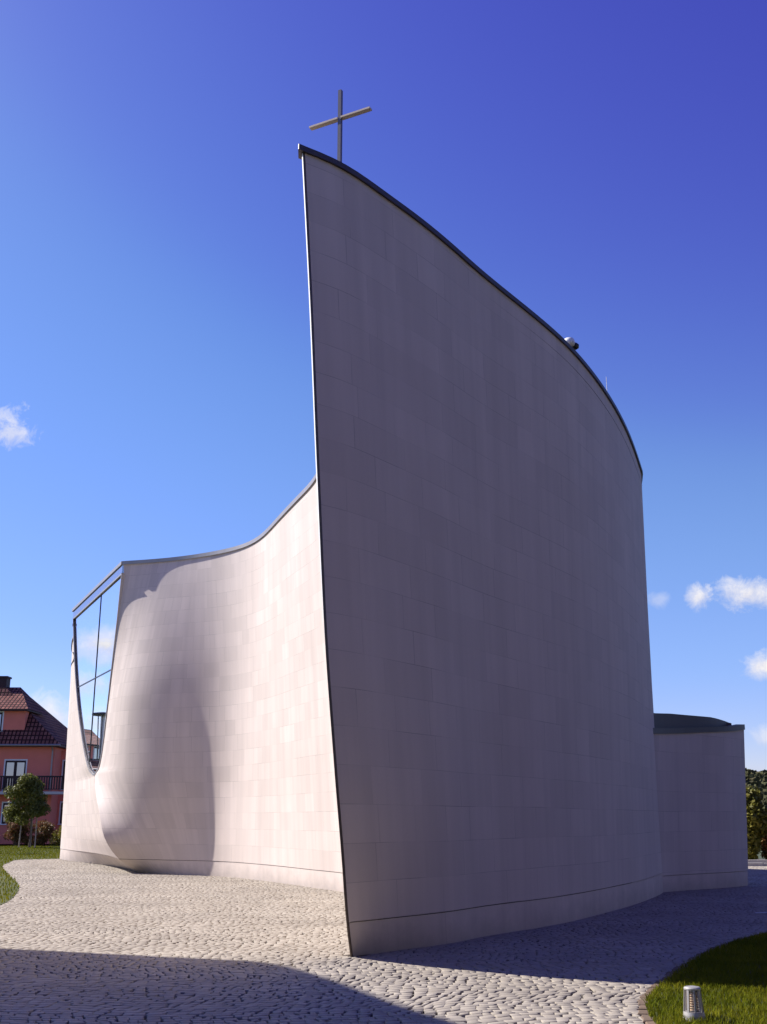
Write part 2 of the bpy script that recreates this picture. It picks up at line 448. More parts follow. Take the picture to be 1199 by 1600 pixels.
# --- concave sunlit wall and nose
ZL9 = [0,.42,1.0,1.9,2.5,3.03,3.23,3.83,5.06,6.5,7.95,9.82]
L9 = [(-7.64,35.8),(-8.17,35.22),(-8.57,34.98),(-8.96,35.5),(-9.37,36.5),(-9.7,37.53),(-9.42,36.96),(-9.25,36.61),(-9.12,36.36),(-8.98,36.07),(-8.84,35.78),(-8.75,35.6)]
cols = [
  ([0,.42,1.16,2.18,3.84,5.77,8.06,10.5], [(-.38,14.14),(-.43,13.83),(-.475,13.48),(-.56,13.19),(-.70,13.06),(-.83,13.06),(-.94,13.13),(-1.1,13.19)]),
  ([0,10.3], [(-.2,18.),(-.95,18.)]),
  ([0,10.2], [(-.45,22.),(-1.2,22.3)]),
  ([0,10.09], [(-.94,26.21),(-1.69,26.73)]),
  ([0,10.04], [(-1.55,27.5),(-2.26,28.46)]),
  ([0,9.96], [(-2.65,29.82),(-3.2,31.0)]),
  ([0,3,9.89], [(-3.71,31.75),(-3.8,32.1),(-4.22,33.22)]),
  ([0,3,6,9.86], [(-4.92,33.45),(-5.05,33.5),(-5.2,33.72),(-5.61,34.45)]),
  ([0,.5,1,2,3,5,7.5,9.83], [(-6.5,34.55),(-6.75,34.5),(-7.0,34.48),(-7.5,34.54),(-7.85,34.66),(-7.9,34.70),(-7.6,34.86),(-7.21,35.18)]),
  (ZL9, L9)]
def ctrl(k, z):
    zz, P = cols[k]; P = np.array(P); return np.array([pchip(zz, P[:, 0], z), pchip(zz, P[:, 1], z)])
def left_row(w, n=100):
    """w<=PL: absolute height; above: fraction up to the roof line"""
    C = []
    for k in range(len(cols)):
        zt = cols[k][0][-1]; z = w if w <= PL else PL+(zt-PL)*(w-PL)/(1-PL)
        x, y = ctrl(k, z); C.append((x, y, z))
    return spline(C, n)
# extra levels where the window tip turns
def wl(z, zt=9.82): return PL+(1-PL)*(z-PL)/(zt-PL)
lev = sorted(set([round(v, 4) for v in list(PL+(1-PL)*np.linspace(0, 1, 44))+[wl(3.03), wl(3.1), wl(3.16), wl(3.23), wl(3.4)]]))
GL = np.array([left_row(w) for w in lev]); 
sL = np.concatenate([[0], np.cumsum(np.linalg.norm(np.diff(GL[12][:, :2], axis=0), axis=1))])
UVL = np.stack([np.broadcast_to(sL, GL.shape[:2])+.3, GL[:, :, 2]], -1)
o = grid_obj('wall', GL, M['clad_small'], church, flip=True, uv=UVL); tag(o, 'concave sunlit wall between the prow and the tall window')
GLP = np.array([left_row(w) for w in (0, .14, .28, PL-.011)])
o = grid_obj('plinth', inset(GLP, .012, True), M['plinth'], church, flip=True, uv=np.stack([np.broadcast_to(sL, GLP.shape[:2])+.3, GLP[:, :, 2]], -1))
tag(o, 'pale plinth band below the concave wall')

# --- rounded end wall left of the window
ZB = [0,.42,1.0,1.9,2.5,3.03,3.41,4.48,5.86,7.3,9.0]
LB = L9[:6]+[(-10.22,38.6),(-10.83,39.85),(-11.42,41.06),(-11.89,42.01),(-12.33,42.9)]
LB = np.array(LB)
def end_row(z, f, n=60):
    m0 = np.array([np.interp(z, ZB, LB[:, 0]), np.interp(z, ZB, LB[:, 1])])
    b3 = np.array((-13.29,47.07)); t3 = np.array((-13.5,47.0)); m3 = b3+(t3-b3)*z/9.
    d = m3-m0; nn = np.array([d[1], -d[0]]); nn = nn/np.linalg.norm(nn)*(1 if nn[0] > 0 else -1)
    bul = .10*np.linalg.norm(d)/12
    C = [m0, m0+d*.25+nn*bul*2.2, m0+d*.6+nn*bul*2.2, m3, (-13.9,50.), (-12.6,53.2), (-9.5,53.4), (-6.,51.)]
    P = spline(np.array(C), n)
    zz = z if z < 1e-6 else None
    top = 9.0-.28*np.clip((P[:, 1]-46.5)/1.5, 0, 1)-.07*np.clip(P[:, 1]-48, 0, 3)
    return np.column_stack([P, f*top])
zlev = np.unique(np.concatenate([[PL], np.linspace(PL, 9., 34), [3.03, 3.2, 3.41]]))
GE = np.array([end_row(z, z/9.) for z in zlev])
sE = np.concatenate([[0], np.cumsum(np.linalg.norm(np.diff(GE[0][:, :2], axis=0), axis=1))])
o = grid_obj('wall', GE, M['clad_small'], church, flip=True, uv=np.stack([np.broadcast_to(sE, GE.shape[:2]), GE[:, :, 2]], -1))
tag(o, 'sunlit rounded end wall left of the tall window')
GEP = np.array([end_row(z, z/9.) for z in (0, .2, PL-.012)])
o = grid_obj('plinth', inset(GEP, .012, True), M['plinth'], church, flip=True, uv=np.stack([np.broadcast_to(sE, GEP.shape[:2]), GEP[:, :, 2]], -1))
tag(o, 'plinth band below the rounded end wall')

# --- copings
prof = [(-.16,-.005),(.03,-.005),(.028,-.010),(.042,-.010),(.042,.074),(-.16,.074)]
pr = GR[-1].copy()
tip = pr[0]+(pr[0]-pr[2])/np.linalg.norm(pr[0]-pr[2])*.11
pth = np.vstack([tip, pr]); nn = normals2d(pr, False); nn = np.vstack([nn[0], nn])
sweep('coping', pth, nn, prof, M['zinc_dark'], church, True)
pl_ = GL[-1][1:]; nl = normals2d(pl_, True)
sweep('coping', pl_, nl, [(-.16,-.005),(.03,-.005),(.03,-.012),(.045,-.012),(.045,.11),(-.16,.11)], M['zinc'], church)
pe = GE[-1]; ne = normals2d(pe, True)
sweep('coping', pe, ne, [(-.16,-.003),(.05,-.003),(.05,.10),(-.16,.10)], M['zinc'], church)
# roof sheet a little below the copings
A_ = np.array((-8.75,35.6)); B_ = np.array((-12.46,43.17))
dirp = (B_-A_)/np.linalg.norm(B_-A_); nrm = np.array((-dirp[1], dirp[0])); nrm = nrm if nrm[0] < 0 else -nrm
q1 = B_-nrm*.4; q2 = A_-nrm*.4+dirp*.3
outline = [tuple(p[:2]) for p in GR[-1][2:-6]]+[tuple(q1), tuple(q2)]+[tuple(p[:2]+np.array((.25, .25))) for p in GL[-1][::-1][4:-12]]
mesh_obj('roof', [(x, y, zroof(y)-.30) for x, y in outline], [tuple(range(len(outline)))], M['roof'], church)
outline = [tuple(q1)]+[tuple(p[:2]) for p in GE[-1][2:]]
mesh_obj('roof', [(x, y, 8.0) for x, y in outline], [tuple(range(len(outline)))], M['roof'], church)
# thin metal edge on the prow
mb = MB()
zz = np.linspace(0, 10.5, 40); pe_ = np.array([right_xy(0, z) for z in zz])
vs = []
for (x, y), z in zip(pe_, zz):
    vs += [(x-.020, y-.004, z), (x-.002, y-.010, z), (x+.012, y+.008, z), (x-.020, y+.03, z)]
fs = []
for i in range(39):
    for k in range(4): fs.append((i*4+k, i*4+(k+1) % 4, i*4+4+(k+1) % 4, i*4+4+k))
mesh_obj('edge_trim', vs, fs, M['trim'], church)
vs = []
for (x, y), z in zip(pe_, zz):
    k = float(np.clip((z-3.2)/2.5, 0, 1)); k = k*k*(3-2*k)
    vs += [(x-.0215, y+.002, z), (x-.0225-.014*k, y+.045, z), (x-.0225, y+.12, z)]
fs = []
for i in range(39):
    for k in range(2): fs.append((i*3+k, i*3+k+1, i*3+3+k+1, i*3+3+k))
o = mesh_obj('edge_strip', vs, fs, M['white'], church); tag(o, 'sunlit white return along the upper prow edge')

# --- tall pointed window, plane through A_ and B_
win = empty('window', (-10.2, 38.6, 3.0), parent=None); win.parent = church; win.location = (-10.2, 10.6, 3.0)
RS = [(9.64,-.05),(7.95,.21),(6.5,.53),(5.06,.85),(3.83,1.13),(3.23,1.52),(3.07,1.88),(3.03,2.16)]
LS = [(9.44,8.36),(7.3,7.14),(5.86,6.08),(4.48,4.73),(3.41,3.34),(3.1,2.62),(3.03,2.16)]
def s_r(z): return float(pchip([a for a, b in RS[::-1]], [b for a, b in RS[::-1]], z))
def s_l(z): return float(pchip([a for a, b in LS[::-1]], [b for a, b in LS[::-1]], z))
def wp(s, z, d=0.0): p = A_+dirp*s+nrm*d; return (p[0], p[1], z)
def ztop(s): return 9.50-.022*s
def ringpath():
    L = [(s_r(z), z) for z in np.linspace(9.50, 3.05, 40)]+[(s_l(z), z) for z in np.linspace(3.05, 9.32, 40)]
    return L
def strip(path, w0, w1, d0, d1, centre=(3.0, 6.5), closed=True):
    """frame swept round the opening: from border inward by w0..w1, depth d0..d1 along the outward normal"""
    P = np.array(path); n = len(P)
    T = np.roll(P, -1, 0)-np.roll(P, 1, 0)
    T[0] = P[1]-P[0]; T[-1] = P[-1]-P[-2]
    T /= np.linalg.norm(T, axis=1)[:, None]
    N = np.stack([-T[:, 1], T[:, 0]], 1); cc = np.array(centre)
    N *= np.where(((cc-P)*N).sum(1) < 0, -1, 1)[:, None]
    V = []; F = []
    for i in range(n):
        for w, d in ((w0, d1), (w1, d1), (w1, d0), (w0, d0)):
            q = P[i]+N[i]*w; V.append(wp(q[0], q[1], d))
    for i in range(n-1):
        for k in range(4): F.append((i*4+k, i*4+(k+1) % 4, i*4+4+(k+1) % 4, i*4+4+k))
    return V, F
V, F = strip(ringpath(), -.03, .028, -.14, .03); mesh_obj('frame', V, F, M['zinc'], win)
V, F = strip(ringpath(), .030, .055, -.05, -.012); mesh_obj('frame', V, F, M['frame'], win)
def wbar(name, s0, z0, s1, z1, w, mat, d0=-.10, d1=.0, up=False):
    a = np.array((s0, z0)); b = np.array((s1, z1)); dd = (b-a)/np.linalg.norm(b-a); q = np.array((-dd[1], dd[0]))*w/2
    P = [a-q, a+q, b+q, b-q]
    m = MB(); m.hexa([wp(*p, d0) for p in P]+[wp(*p, d1) for p in P]); return m.build(name, mat, win)
SM, ZT = 3.32, 6.40
wbar('mullion', SM, 3.5, SM, ztop(SM)-.02, .042, M['frame'], -.05, -.015)
wbar('transom', s_r(ZT)+.06, ZT, s_l(ZT)-.06, ZT, .042, M['frame'], -.05, -.02)
wbar('header', -.02, ztop(0)+.175, 8.40, ztop(8.4)+.175, .28, M['strip_glass'], -.2, .01)
wbar('head_rail', .02, ztop(0)+.0, 8.3, ztop(8.3)+.0, .055, M['zinc'], -.10, .02)
wbar('coping', .0, ztop(0)+.375, 8.52, ztop(8.5)+.375, .115, M['zinc'], -.3, .05)
def pane(s0f, s1f, z0, z1):
    zs = np.linspace(z0, z1, 24); V = []; F = []
    for z in zs: V += [wp(s0f(z), z, -.035), wp(s1f(z), z, -.035)]
    for i in range(len(zs)-1): F.append((2*i, 2*i+1, 2*i+3, 2*i+2))
    return mesh_obj('pane', V, F, M['glass'], win)
rr_ = lambda z: s_r(z)+.05; ll_ = lambda z: max(s_l(z)-.05, 0); mm_a = lambda z: min(SM-.03, ll_(z)); mm_b = lambda z: SM+.03
mz = 3.48
pane(rr_, mm_a, 3.10, ZT-.03); pane(rr_, lambda z: SM-.03, ZT+.03, 9.42)
pane(mm_b, lambda z: max(ll_(z), SM+.03), mz, ZT-.03); pane(mm_b, ll_, ZT+.03, 9.34)

# --- low annex on the right
annex = empty('annex', (7.6, 0, 0), parent=None); annex.parent = church; annex.location = (7.6, -1, 0)
ab = spline(np.array([(5.4,24.9),(6.55,26.3),(7.56,27.2),(8.55,28.05),(9.12,28.69)]), 20)
at = spline(np.array([(5.5,24.9),(6.75,26.3),(7.78,27.2),(8.78,28.05),(9.35,28.69)]), 20)
azt = np.linspace(3.46, 3.84, 20)
ab = np.vstack([ab, [(8.9,30.2),(7.5,31.4),(5.,33.)]]); at = np.vstack([at, [(9.1,30.3),(7.6,31.6),(5.,33.1)]]); azt = np.concatenate([azt, [3.84,3.8,3.7]])
sA = np.concatenate([[0], np.cumsum(np.linalg.norm(np.diff(ab, axis=0), axis=1))])
def annex_grid(zf):
    G = []
    for f in zf:
        z = f if f <= PL-.06 else None
        row = np.zeros((len(ab), 3))
        zz = np.full(len(ab), f) if f <= PL-.06 else (PL-.06)+(azt-(PL-.06))*(f-(PL-.06))/(1-(PL-.06))
        row[:, :2] = ab+(at-ab)*(zz/azt)[:, None]; row[:, 2] = zz; G.append(row)
    return np.array(G)
GA = annex_grid([PL-.06, .5, .7, .85, 1.0])
grid_obj('wall', GA, M['clad'], annex, uv=np.stack([np.broadcast_to(sA, GA.shape[:2])+.4, GA[:, :, 2]], -1), smooth=False)
GAP = annex_grid([0, .2, PL-.07])
grid_obj('plinth', inset(GAP, .012, False), M['plinth'], annex, uv=np.stack([np.broadcast_to(sA, GAP.shape[:2])+.4, GAP[:, :, 2]], -1), smooth=False)
na = normals2d(GA[-1], False)
sweep('coping', GA[-1], na, [(-.2,-.004),(.03,-.004),(.03,.13),(-.2,.13)], M['zinc_dark'], annex)
# dark lens-shaped roof tier standing just behind the coping
q = GA[-1][:20].copy(); q[:, :2] -= na[:20]*.32
hh = np.interp(np.arange(20), [0, 7, 13, 17.6, 19], [.40, .36, .25, .09, .03])
V = []; F = []
for i in range(20):
    x, y, z = q[i]; bx, by = q[i, :2]-na[i]*1.3
    V += [(x, y, z-.05), (x, y, z+.13+hh[i]), (bx, by, z+.16+hh[i]), (bx, by, z-.05)]
for i in range(19):
    for k in range(4): F.append((i*4+k, i*4+(k+1) % 4, i*4+4+(k+1) % 4, i*4+4+k))
F += [(3,2,1,0), (76,77,78,79)]
mesh_obj('roof', V, F, M['zinc_dark'], annex)

# --- cross on the prow
cross = empty('cross', (0, 0, 0)); cross.parent = church; cross.location = (-.63, -14.34, 10.3)
m = MB(); m.bar((-.63,13.66,10.15), (-.63,13.66,11.87), .052, .05, up=(.46,.89,0)); m.build('upright', M['steel_dark'], cross)
cdv = Vector((.84,-.44,0)).normalized(); cc = Vector((-.63,13.66,11.395))
m = MB()
for sgn in (-1, 1): m.bar(cc+cdv*sgn*.027, cc+cdv*sgn*.505, .078, .028)
m.build('crossbar', M['steel_bounce'], cross)
# --- floodlight and lightning rod on the roof edge
fl = empty('floodlight'); fl.parent = church; fl.location = (3.62, -8.55, 10.5)
m = MB(); m.lathe([(.02,0),(.02,.05),(.10,.06),(.115,.12),(.09,.19),(.03,.21)], (3.60,19.42,10.38), 16); m.build('housing', M['white'], fl, True)
m = MB(); m.lathe([(.03,0),(.075,.03),(.08,.09),(.04,.13)], (3.73,19.52,10.40), 16); m.build('lens', M['bulb'], fl, True)
m = MB(); m.tube([(4.74,21.5,10.35),(4.74,21.5,10.66)], [.008,.006], 6); m.build('lightning_rod', M['white'], church)

# ------------------------------------------------------------------ ground, lawn, paving
LAWN_R = spline(np.array([(2.12,4.0),(2.14,7.0),(2.19,9.6),(2.41,10.8),(2.67,11.5),(3.18,12.69),(3.91,14.24),(4.74,15.67),(5.54,16.77),(7.0,18.4),(9.5,20.6)]), 60)
lawn_r_poly = [tuple(p) for p in LAWN_R]+[(16,21.5),(16,4)]
LAWN_L = spline(np.array([(-13.0,49.),(-13.9,47.6),(-14.77,47.0),(-14.6,44.8),(-13.8,41.5),(-12.4,37.4),(-10.8,33.2),(-9.5,29.8),(-8.6,27.1),(-7.85,24.4),(-7.4,22.2),(-7.6,19.),(-9.,16.5)]), 70)
lawn_l_poly = [tuple(p) for p in LAWN_L]+[(-40,16.5),(-40,69.5),(-12,69.5),(-8,56)]
foot = [tuple(p[:2]) for p in inset(GP, .15, False)[0]]+[tuple(p[:2]) for p in GEP[0][::-1]]+[tuple(p[:2]) for p in inset(GLP, .15, True)[0][::-1]]
foot_annex = [tuple(p) for p in ab]

m = MB(); n = 96
vs = [(0, 200, -.12)]+[(5000*math.cos(2*math.pi*k/n), 200+5000*math.sin(2*math.pi*k/n), -.12) for k in range(n)]
m.add(vs, [(0, 1+k, 1+(k+1) % n) for k in range(n)]); g = m.build('ground', M['field']); tag(g, kind='structure')
pv = [(-16,-6),(22,-6),(22,40.5),(9,58),(-16,58)]
o = mesh_obj('paving_bed', [(x, y, -.018) for x, y in pv], [tuple(range(len(pv)))], M['joint']); tag(o, kind='structure')
o = mesh_obj('lawn', [(x, y, .006) for x, y in lawn_r_poly], [tuple(range(len(lawn_r_poly)))], M['lawn']); tag(o, kind='structure')
o = mesh_obj('lawn', [(x, y, .006) for x, y in lawn_l_poly], [tuple(range(len(lawn_l_poly)))], M['lawn']); tag(o, kind='structure')
o = mesh_obj('road', [(9,40.9,-.03),(60,40.9,-.03),(60,42.0,-.03),(9,42.0,-.03)], [(0,1,2,3)], M['asphalt']); tag(o, kind='structure')

# setts: every stone is a small bevelled block in one paving sheet
def setts():
    cx = []; 
    y = 4.0
    rows = []
    while y < 50:
        h = rng.uniform(.09, .14)
        rows.append((y, h)); y += h
    C = []
    for y, h in rows:
        x0 = -16.0+rng.uniform(0, .2); w = rng.uniform(.075, .165, 460)
        xs = x0+np.concatenate([[0], np.cumsum(w)]); k = xs[:-1] < 15
        a = xs[:-1][k]; b = xs[1:][k]
        C.append(np.stack([a, b, np.full(len(a), y), np.full(len(a), y+h)], 1))
    C = np.vstack(C); N = len(C)
    def warp(X, Y):
        return (X+.10*np.sin(Y*1.7+X*.35)+.05*np.sin(Y*4.1), Y+.16*np.sin(X*1.05+.6*np.sin(Y*.5))+.07*np.sin(X*2.9+Y)+.03*np.sin(X*7.3+2.0*np.sin(Y*1.9))+.10*X)
    cxm = (C[:, 0]+C[:, 1])/2; cym = (C[:, 2]+C[:, 3])/2
    wx, wy = warp(cxm, cym)
    keep = ~(in_poly(wx, wy, lawn_r_poly) | in_poly(wx, wy, lawn_l_poly) | in_poly(wx, wy, foot) | in_poly(wx, wy, foot_annex))
    keep &= (wy > 5) & (np.abs(wx) < 4.5+.40*wy)
    C = C[keep]; N = len(C)
    g = rng.uniform(.0015, .004, (N, 4))+rng.uniform(.005, .016, (N, 4))*(rng.random((N, 4)) < .46)
    X = np.stack([C[:, 0]+g[:, 0], C[:, 1]-g[:, 1], C[:, 1]-g[:, 1], C[:, 0]+g[:, 0]], 1)+rng.normal(0, .009, (N, 4))
    Y = np.stack([C[:, 2]+g[:, 2], C[:, 2]+g[:, 2], C[:, 3]-g[:, 3], C[:, 3]-g[:, 3]], 1)+rng.normal(0, .005, (N, 4))
    X, Y = warp(X, Y)
    mx = X.mean(1, keepdims=True); my = Y.mean(1, keepdims=True)
    top = rng.uniform(0, .0025, (N, 1))+rng.normal(0, .0008, (N, 4))
    V = np.zeros((N, 12, 3))
    V[:, 0:4, 0] = X; V[:, 0:4, 1] = Y; V[:, 0:4, 2] = -.03
    V[:, 4:8, 0] = X; V[:, 4:8, 1] = Y; V[:, 4:8, 2] = top-.002
    s = .965
    V[:, 8:12, 0] = mx+(X-mx)*s; V[:, 8:12, 1] = my+(Y-my)*s; V[:, 8:12, 2] = top
    q = []
    for k in range(4):
        q.append((k, (k+1) % 4, 4+(k+1) % 4, 4+k)); q.append((4+k, 4+(k+1) % 4, 8+(k+1) % 4, 8+k))
    q.append((8, 9, 10, 11)); q = np.array(q)
    Q = (np.arange(N)[:, None, None]*12+q[None]).reshape(-1, 4)
    return big_mesh('paving', V.reshape(-1, 3), Q, M['sett'])
tag(setts(), kind='structure')

# sandstone edging along the right lawn
P = LAWN_R; s = np.concatenate([[0], np.cumsum(np.linalg.norm(np.diff(P, axis=0), axis=1))])
V = []; F = []; x = 0.0
while x < s[-1]-.3:
    L = rng.uniform(.09, .16)
    p = np.array([np.interp(x, s, P[:, 0]), np.interp(x, s, P[:, 1])]); p2 = np.array([np.interp(x+L-.012, s, P[:, 0]), np.interp(x+L-.012, s, P[:, 1])])
    d = (p2-p)/np.linalg.norm(p2-p); nn_ = np.array((-d[1], d[0])); w = rng.uniform(.055, .085); z = rng.uniform(.004, .024)
    b = len(V); a4 = [p+nn_*w, p-nn_*.02, p2-nn_*.02, p2+nn_*w]
    a4 = [a+rng.normal(0, .006, 2) for a in a4]; ce = sum(a4)/4
    V += [(*a, -.03) for a in a4]+[(*a, z-.01) for a in a4]+[(*(ce+(a-ce)*.8), z) for a in a4]
    for k in range(4): F += [(b+k, b+(k+1) % 4, b+4+(k+1) % 4, b+4+k), (b+4+k, b+4+(k+1) % 4, b+8+(k+1) % 4, b+8+k)]
    F.append((b+8, b+9, b+10, b+11)); x += L
o = mesh_obj('kerb', V, F, M['edging']); tag(o, kind='structure')

def blades(n, poly, box, hmin, hmax, wid, zbase=.005, acc=None):
    X = rng.uniform(box[0], box[1], n); Y = rng.uniform(box[2], box[3], n)
    k = in_poly(X, Y, poly)
    if acc is not None: k &= acc(X, Y)
    X = X[k]; Y = Y[k]; n = len(X)
    h = rng.uniform(hmin, hmax, n); a = rng.uniform(0, 2*np.pi, n); l = rng.uniform(.15, .9, n)*h; w = wid*rng.uniform(.6, 1.3, n)
    la = rng.uniform(0, 2*np.pi, n)
    V = np.zeros((n, 5, 3))
    dx = np.cos(a)*w/2; dy = np.sin(a)*w/2
    V[:, 0] = np.stack([X-dx, Y-dy, np.full(n, zbase)], 1); V[:, 1] = np.stack([X+dx, Y+dy, np.full(n, zbase)], 1)
    mxx = X+np.cos(la)*l*.35; myy = Y+np.sin(la)*l*.35
    V[:, 2] = np.stack([mxx+dx*.8, myy+dy*.8, zbase+h*.6], 1); V[:, 3] = np.stack([mxx-dx*.8, myy-dy*.8, zbase+h*.6], 1)
    V[:, 4] = np.stack([X+np.cos(la)*l, Y+np.sin(la)*l, zbase+h], 1)
    base = np.arange(n)[:, None, None]*5
    T = (base+np.array([(0,1,2),(0,2,3),(3,2,4)])[None]).reshape(-1, 3)
    return V.reshape(-1, 3), T
V1, T1 = blades(330000, lawn_r_poly, (2.0,11.0,7.0,20.5), .025, .07, .007, acc=lambda X, Y: X < .58*Y+1.0)
V2, T2 = blades(170000, lawn_l_poly, (-40,-7,16.5,69.5), .03, .09, .02, acc=lambda X, Y: X > -.62*Y)
o = big_mesh('grass', V1, T1, M['grass'], tri=True); tag(o, kind='stuff')
o = big_mesh('grass', V2, T2, M['grass'], tri=True); tag(o, kind='stuff')

# ------------------------------------------------------------------ bollard light
bx, by = 2.555, 9.74
bol = empty('bollard_light', (bx, by, 0), 'squat tapered grey bollard light with open louvred sides on the lawn', 'bollard light')
m = MB(); m.lathe([(.090,0),(.088,.05),(.082,.078),(.064,.079)], (bx,by,0), 40); m.build('base', M['castal'], bol)
for k in range(8):
    a = 2*math.pi*k/8+.72; 
    p0 = Vector((bx+.075*math.cos(a), by+.075*math.sin(a), .077)); p1 = Vector((bx+.060*math.cos(a), by+.060*math.sin(a), .245))
    m = MB(); wv_ = .013 if k % 2 else .020
    m.bar(p0, p1, wv_, .014, up=(math.cos(a), math.sin(a), 0)); m.build('post', M['castal'], bol)
m = MB(); m.lathe([(.064,0),(.069,.004),(.069,.014),(.060,.023),(.03,.028)], (bx,by,.242), 40); m.build('cap', M['castal'], bol)
m = MB()
for k in range(8): m.lathe([(.026,0),(.046,.004),(.046,.009),(.026,.013)], (bx,by,.084+k*.0185), 24)
m.build('louvre', M['louvre'], bol)
m = MB(); m.lathe([(.022,.079),(.022,.24)], (bx,by,0), 16); m.build('lamp', M['white'], bol)

# ------------------------------------------------------------------ vegetation
def leaf_cloud(name, n, clumps, size, mat, parent=None, gap=0.0, seed=0):
    """clumps: (centre, radii); leaves are small quads spread through the outer part of every clump"""
    r2 = np.random.default_rng(seed)
    vol = np.array([a[1][0]*a[1][1]*a[1][2] for a in clumps])**.67; pr_ = vol/vol.sum()
    idx = r2.choice(len(clumps), n, p=pr_)
    c = np.array([a[0] for a in clumps])[idx]; rad = np.array([a[1] for a in clumps])[idx]
    d = r2.normal(size=(n, 3)); d /= np.linalg.norm(d, axis=1)[:, None]
    r_ = r2.uniform(.25, 1.0, n)**.55
    P = c+d*rad*r_[:, None]
    P = P[P[:, 2] > .02]; n = len(P); d = d[:n]
    nr = d*.5+r2.normal(size=(n, 3))*.6+np.array((0, 0, .35)); nr /= np.linalg.norm(nr, axis=1)[:, None]
    t1 = np.cross(nr, r2.normal(size=(n, 3))); t1 /= np.linalg.norm(t1, axis=1)[:, None]; t2 = np.cross(nr, t1)
    s = size*r2.uniform(.6, 1.35, n)[:, None]
    V = np.stack([P-t1*s*.55, P-t2*s*.32+t1*s*.05, P+t1*s*.6, P+t2*s*.32+t1*s*.05], 1).reshape(-1, 3)
    Q = np.arange(4*n).reshape(-1, 4)
    return big_mesh(name, V, Q, mat, parent)

# young tree in front of the house
tx, ty = -20.55, 66.0
tree = empty('young_tree', (tx, ty, 0), 'young staked tree with round green crown in front of the red house', 'tree')
m = MB(); m.tube([(tx,ty,0),(tx+.03,ty,.8),(tx-.02,ty,1.6),(tx-.08,ty,2.6),(tx-.1,ty,3.7)], [.06,.05,.045,.03,.012], 8)
for k in range(9):
    a = k*2.4; z = 1.5+k*.2; m.tube([(tx-.03,ty,z),(tx-.03+.9*math.cos(a)*(1-k*.06),ty+.9*math.sin(a)*(1-k*.06),z+.55)], [.022,.008], 5)
m.build('trunk', M['bark'], tree)
cl = []
r3 = np.random.default_rng(3)
for k in range(34):
    a = r3.uniform(0, 6.28); z = r3.uniform(1.55, 4.1); rr = (1.15 if z < 3 else 1.15*(4.45-z)/1.45)*r3.uniform(.35, 1)
    cl.append(((tx-.35+.25*(z-2.6)*.2+rr*math.cos(a), ty+rr*math.sin(a), z), (.46, .46, .38)))
leaf_cloud('crown', 9000, cl, .14, M['leaf_tree'], tree, seed=4)
for k, (dx, dy, lab) in enumerate([(-.52, -.25, 'pale wooden stake left of the young tree trunk'), (.42, -.3, 'pale wooden stake right of the young tree trunk'), (-.1, .5, 'pale wooden stake just behind the young tree trunk')]):
    m = MB(); m.tube([(tx+dx,ty+dy,0),(tx+dx*.94,ty+dy*.94,1.72)], [.04,.036], 8); o = m.build('tree_stake', M['stake']); tag(o, lab, 'stake', 'stakes round the young tree')

def shrub(x, y, rx, h, mat, lab, seed, n=4200, size=.11, name='shrub', group='shrubs along the house front', cat='shrub'):
    r4 = np.random.default_rng(seed); e = empty(name, (x, y, 0), lab, cat, group)
    m = MB(); cl = []
    for k in range(16):
        a = r4.uniform(0, 6.28); rr = rx*r4.uniform(0, .8); z = h*r4.uniform(.15, .85)
        f = 1-.5*(z/h)**2
        cl.append(((x+rr*f*math.cos(a), y+rr*f*.8*math.sin(a), z), (rx*.42, rx*.4, h*.2)))
        m.tube([(x+rr*.15*math.cos(a), y+rr*.15*math.sin(a), 0), (x+rr*f*math.cos(a), y+rr*f*.8*math.sin(a), z)], [.025, .006], 5)
    m.build('stem', M['bark'], e); leaf_cloud('foliage', n, cl, size, mat, e, seed=seed+50)
    return e
shrub(-24.6, 70.2, 1.15, 1.35, M['leaf_dark'], 'dark green shrub at the photo edge below the house window', 11)
shrub(-22.8, 70.4, 1.1, 1.7, M['leaf_red'], 'reddish shrub just left of the young tree', 12)
shrub(-21.2, 70.5, 1.1, 1.55, M['leaf_red'], 'low brown red shrub behind the tree stakes', 13)
shrub(-19.5, 70.0, 1.15, 1.6, M['leaf_yel'], 'yellow green shrub right of the young tree', 14)
shrub(-18.0, 70.0, 1.1, 1.7, M['leaf_yel'], 'golden shrub beside the white church end wall', 15)
shrub(-26.5, 70.3, 1.0, 1.2, M['leaf_dark'], 'dark shrub left of the house door', 16)
# tall shrubs beyond the right kerb
gR = 'tall shrubs beyond the kerb'
shrub(13.95, 43.2, .95, 2.75, M['leaf_yel'], 'tall yellow green shrub touching the annex wall edge', 21, 5200, .16, 'tall_shrub', gR)
shrub(15.2, 43.3, .95, 2.45, M['leaf_red'], 'tall red tinged shrub at the right photo edge', 22, 5200, .16, 'tall_shrub', gR)
shrub(16.9, 43.7, 1.0, 2.6, M['leaf_yel'], 'tall yellow shrub beyond the right photo edge', 23, 3600, .16, 'tall_shrub', gR)
shrub(13.7, 45.6, 1.3, 2.3, M['leaf_dark'], 'dark shrub behind the yellow and red shrubs', 24, 5200, .18, 'tall_shrub', gR)
shrub(11.6, 44.6, 1.1, 2.3, M['leaf_dark'], 'dark shrub hidden behind the low annex', 25, 3600, .18, 'tall_shrub', gR)
shrub(16.2, 45.8, 1.3, 2.3, M['leaf_dark'], 'dark shrub behind the outer yellow shrub', 26, 3600, .18, 'tall_shrub', gR)
m = MB()
for k in range(16): m.box(9+k*1.5, 9+k*1.5+1.49, 40.55, 40.72, -.05, .10+.004*(k % 3))
o = m.build('kerb_edge', M['concrete']); tag(o, kind='structure')
m = MB(); m.box(11.0, 30, 42.0, 42.18, -.02, .16); o = m.build('low_wall', M['concrete']); tag(o, 'low pale concrete edging in front of the tall shrubs', 'low wall')
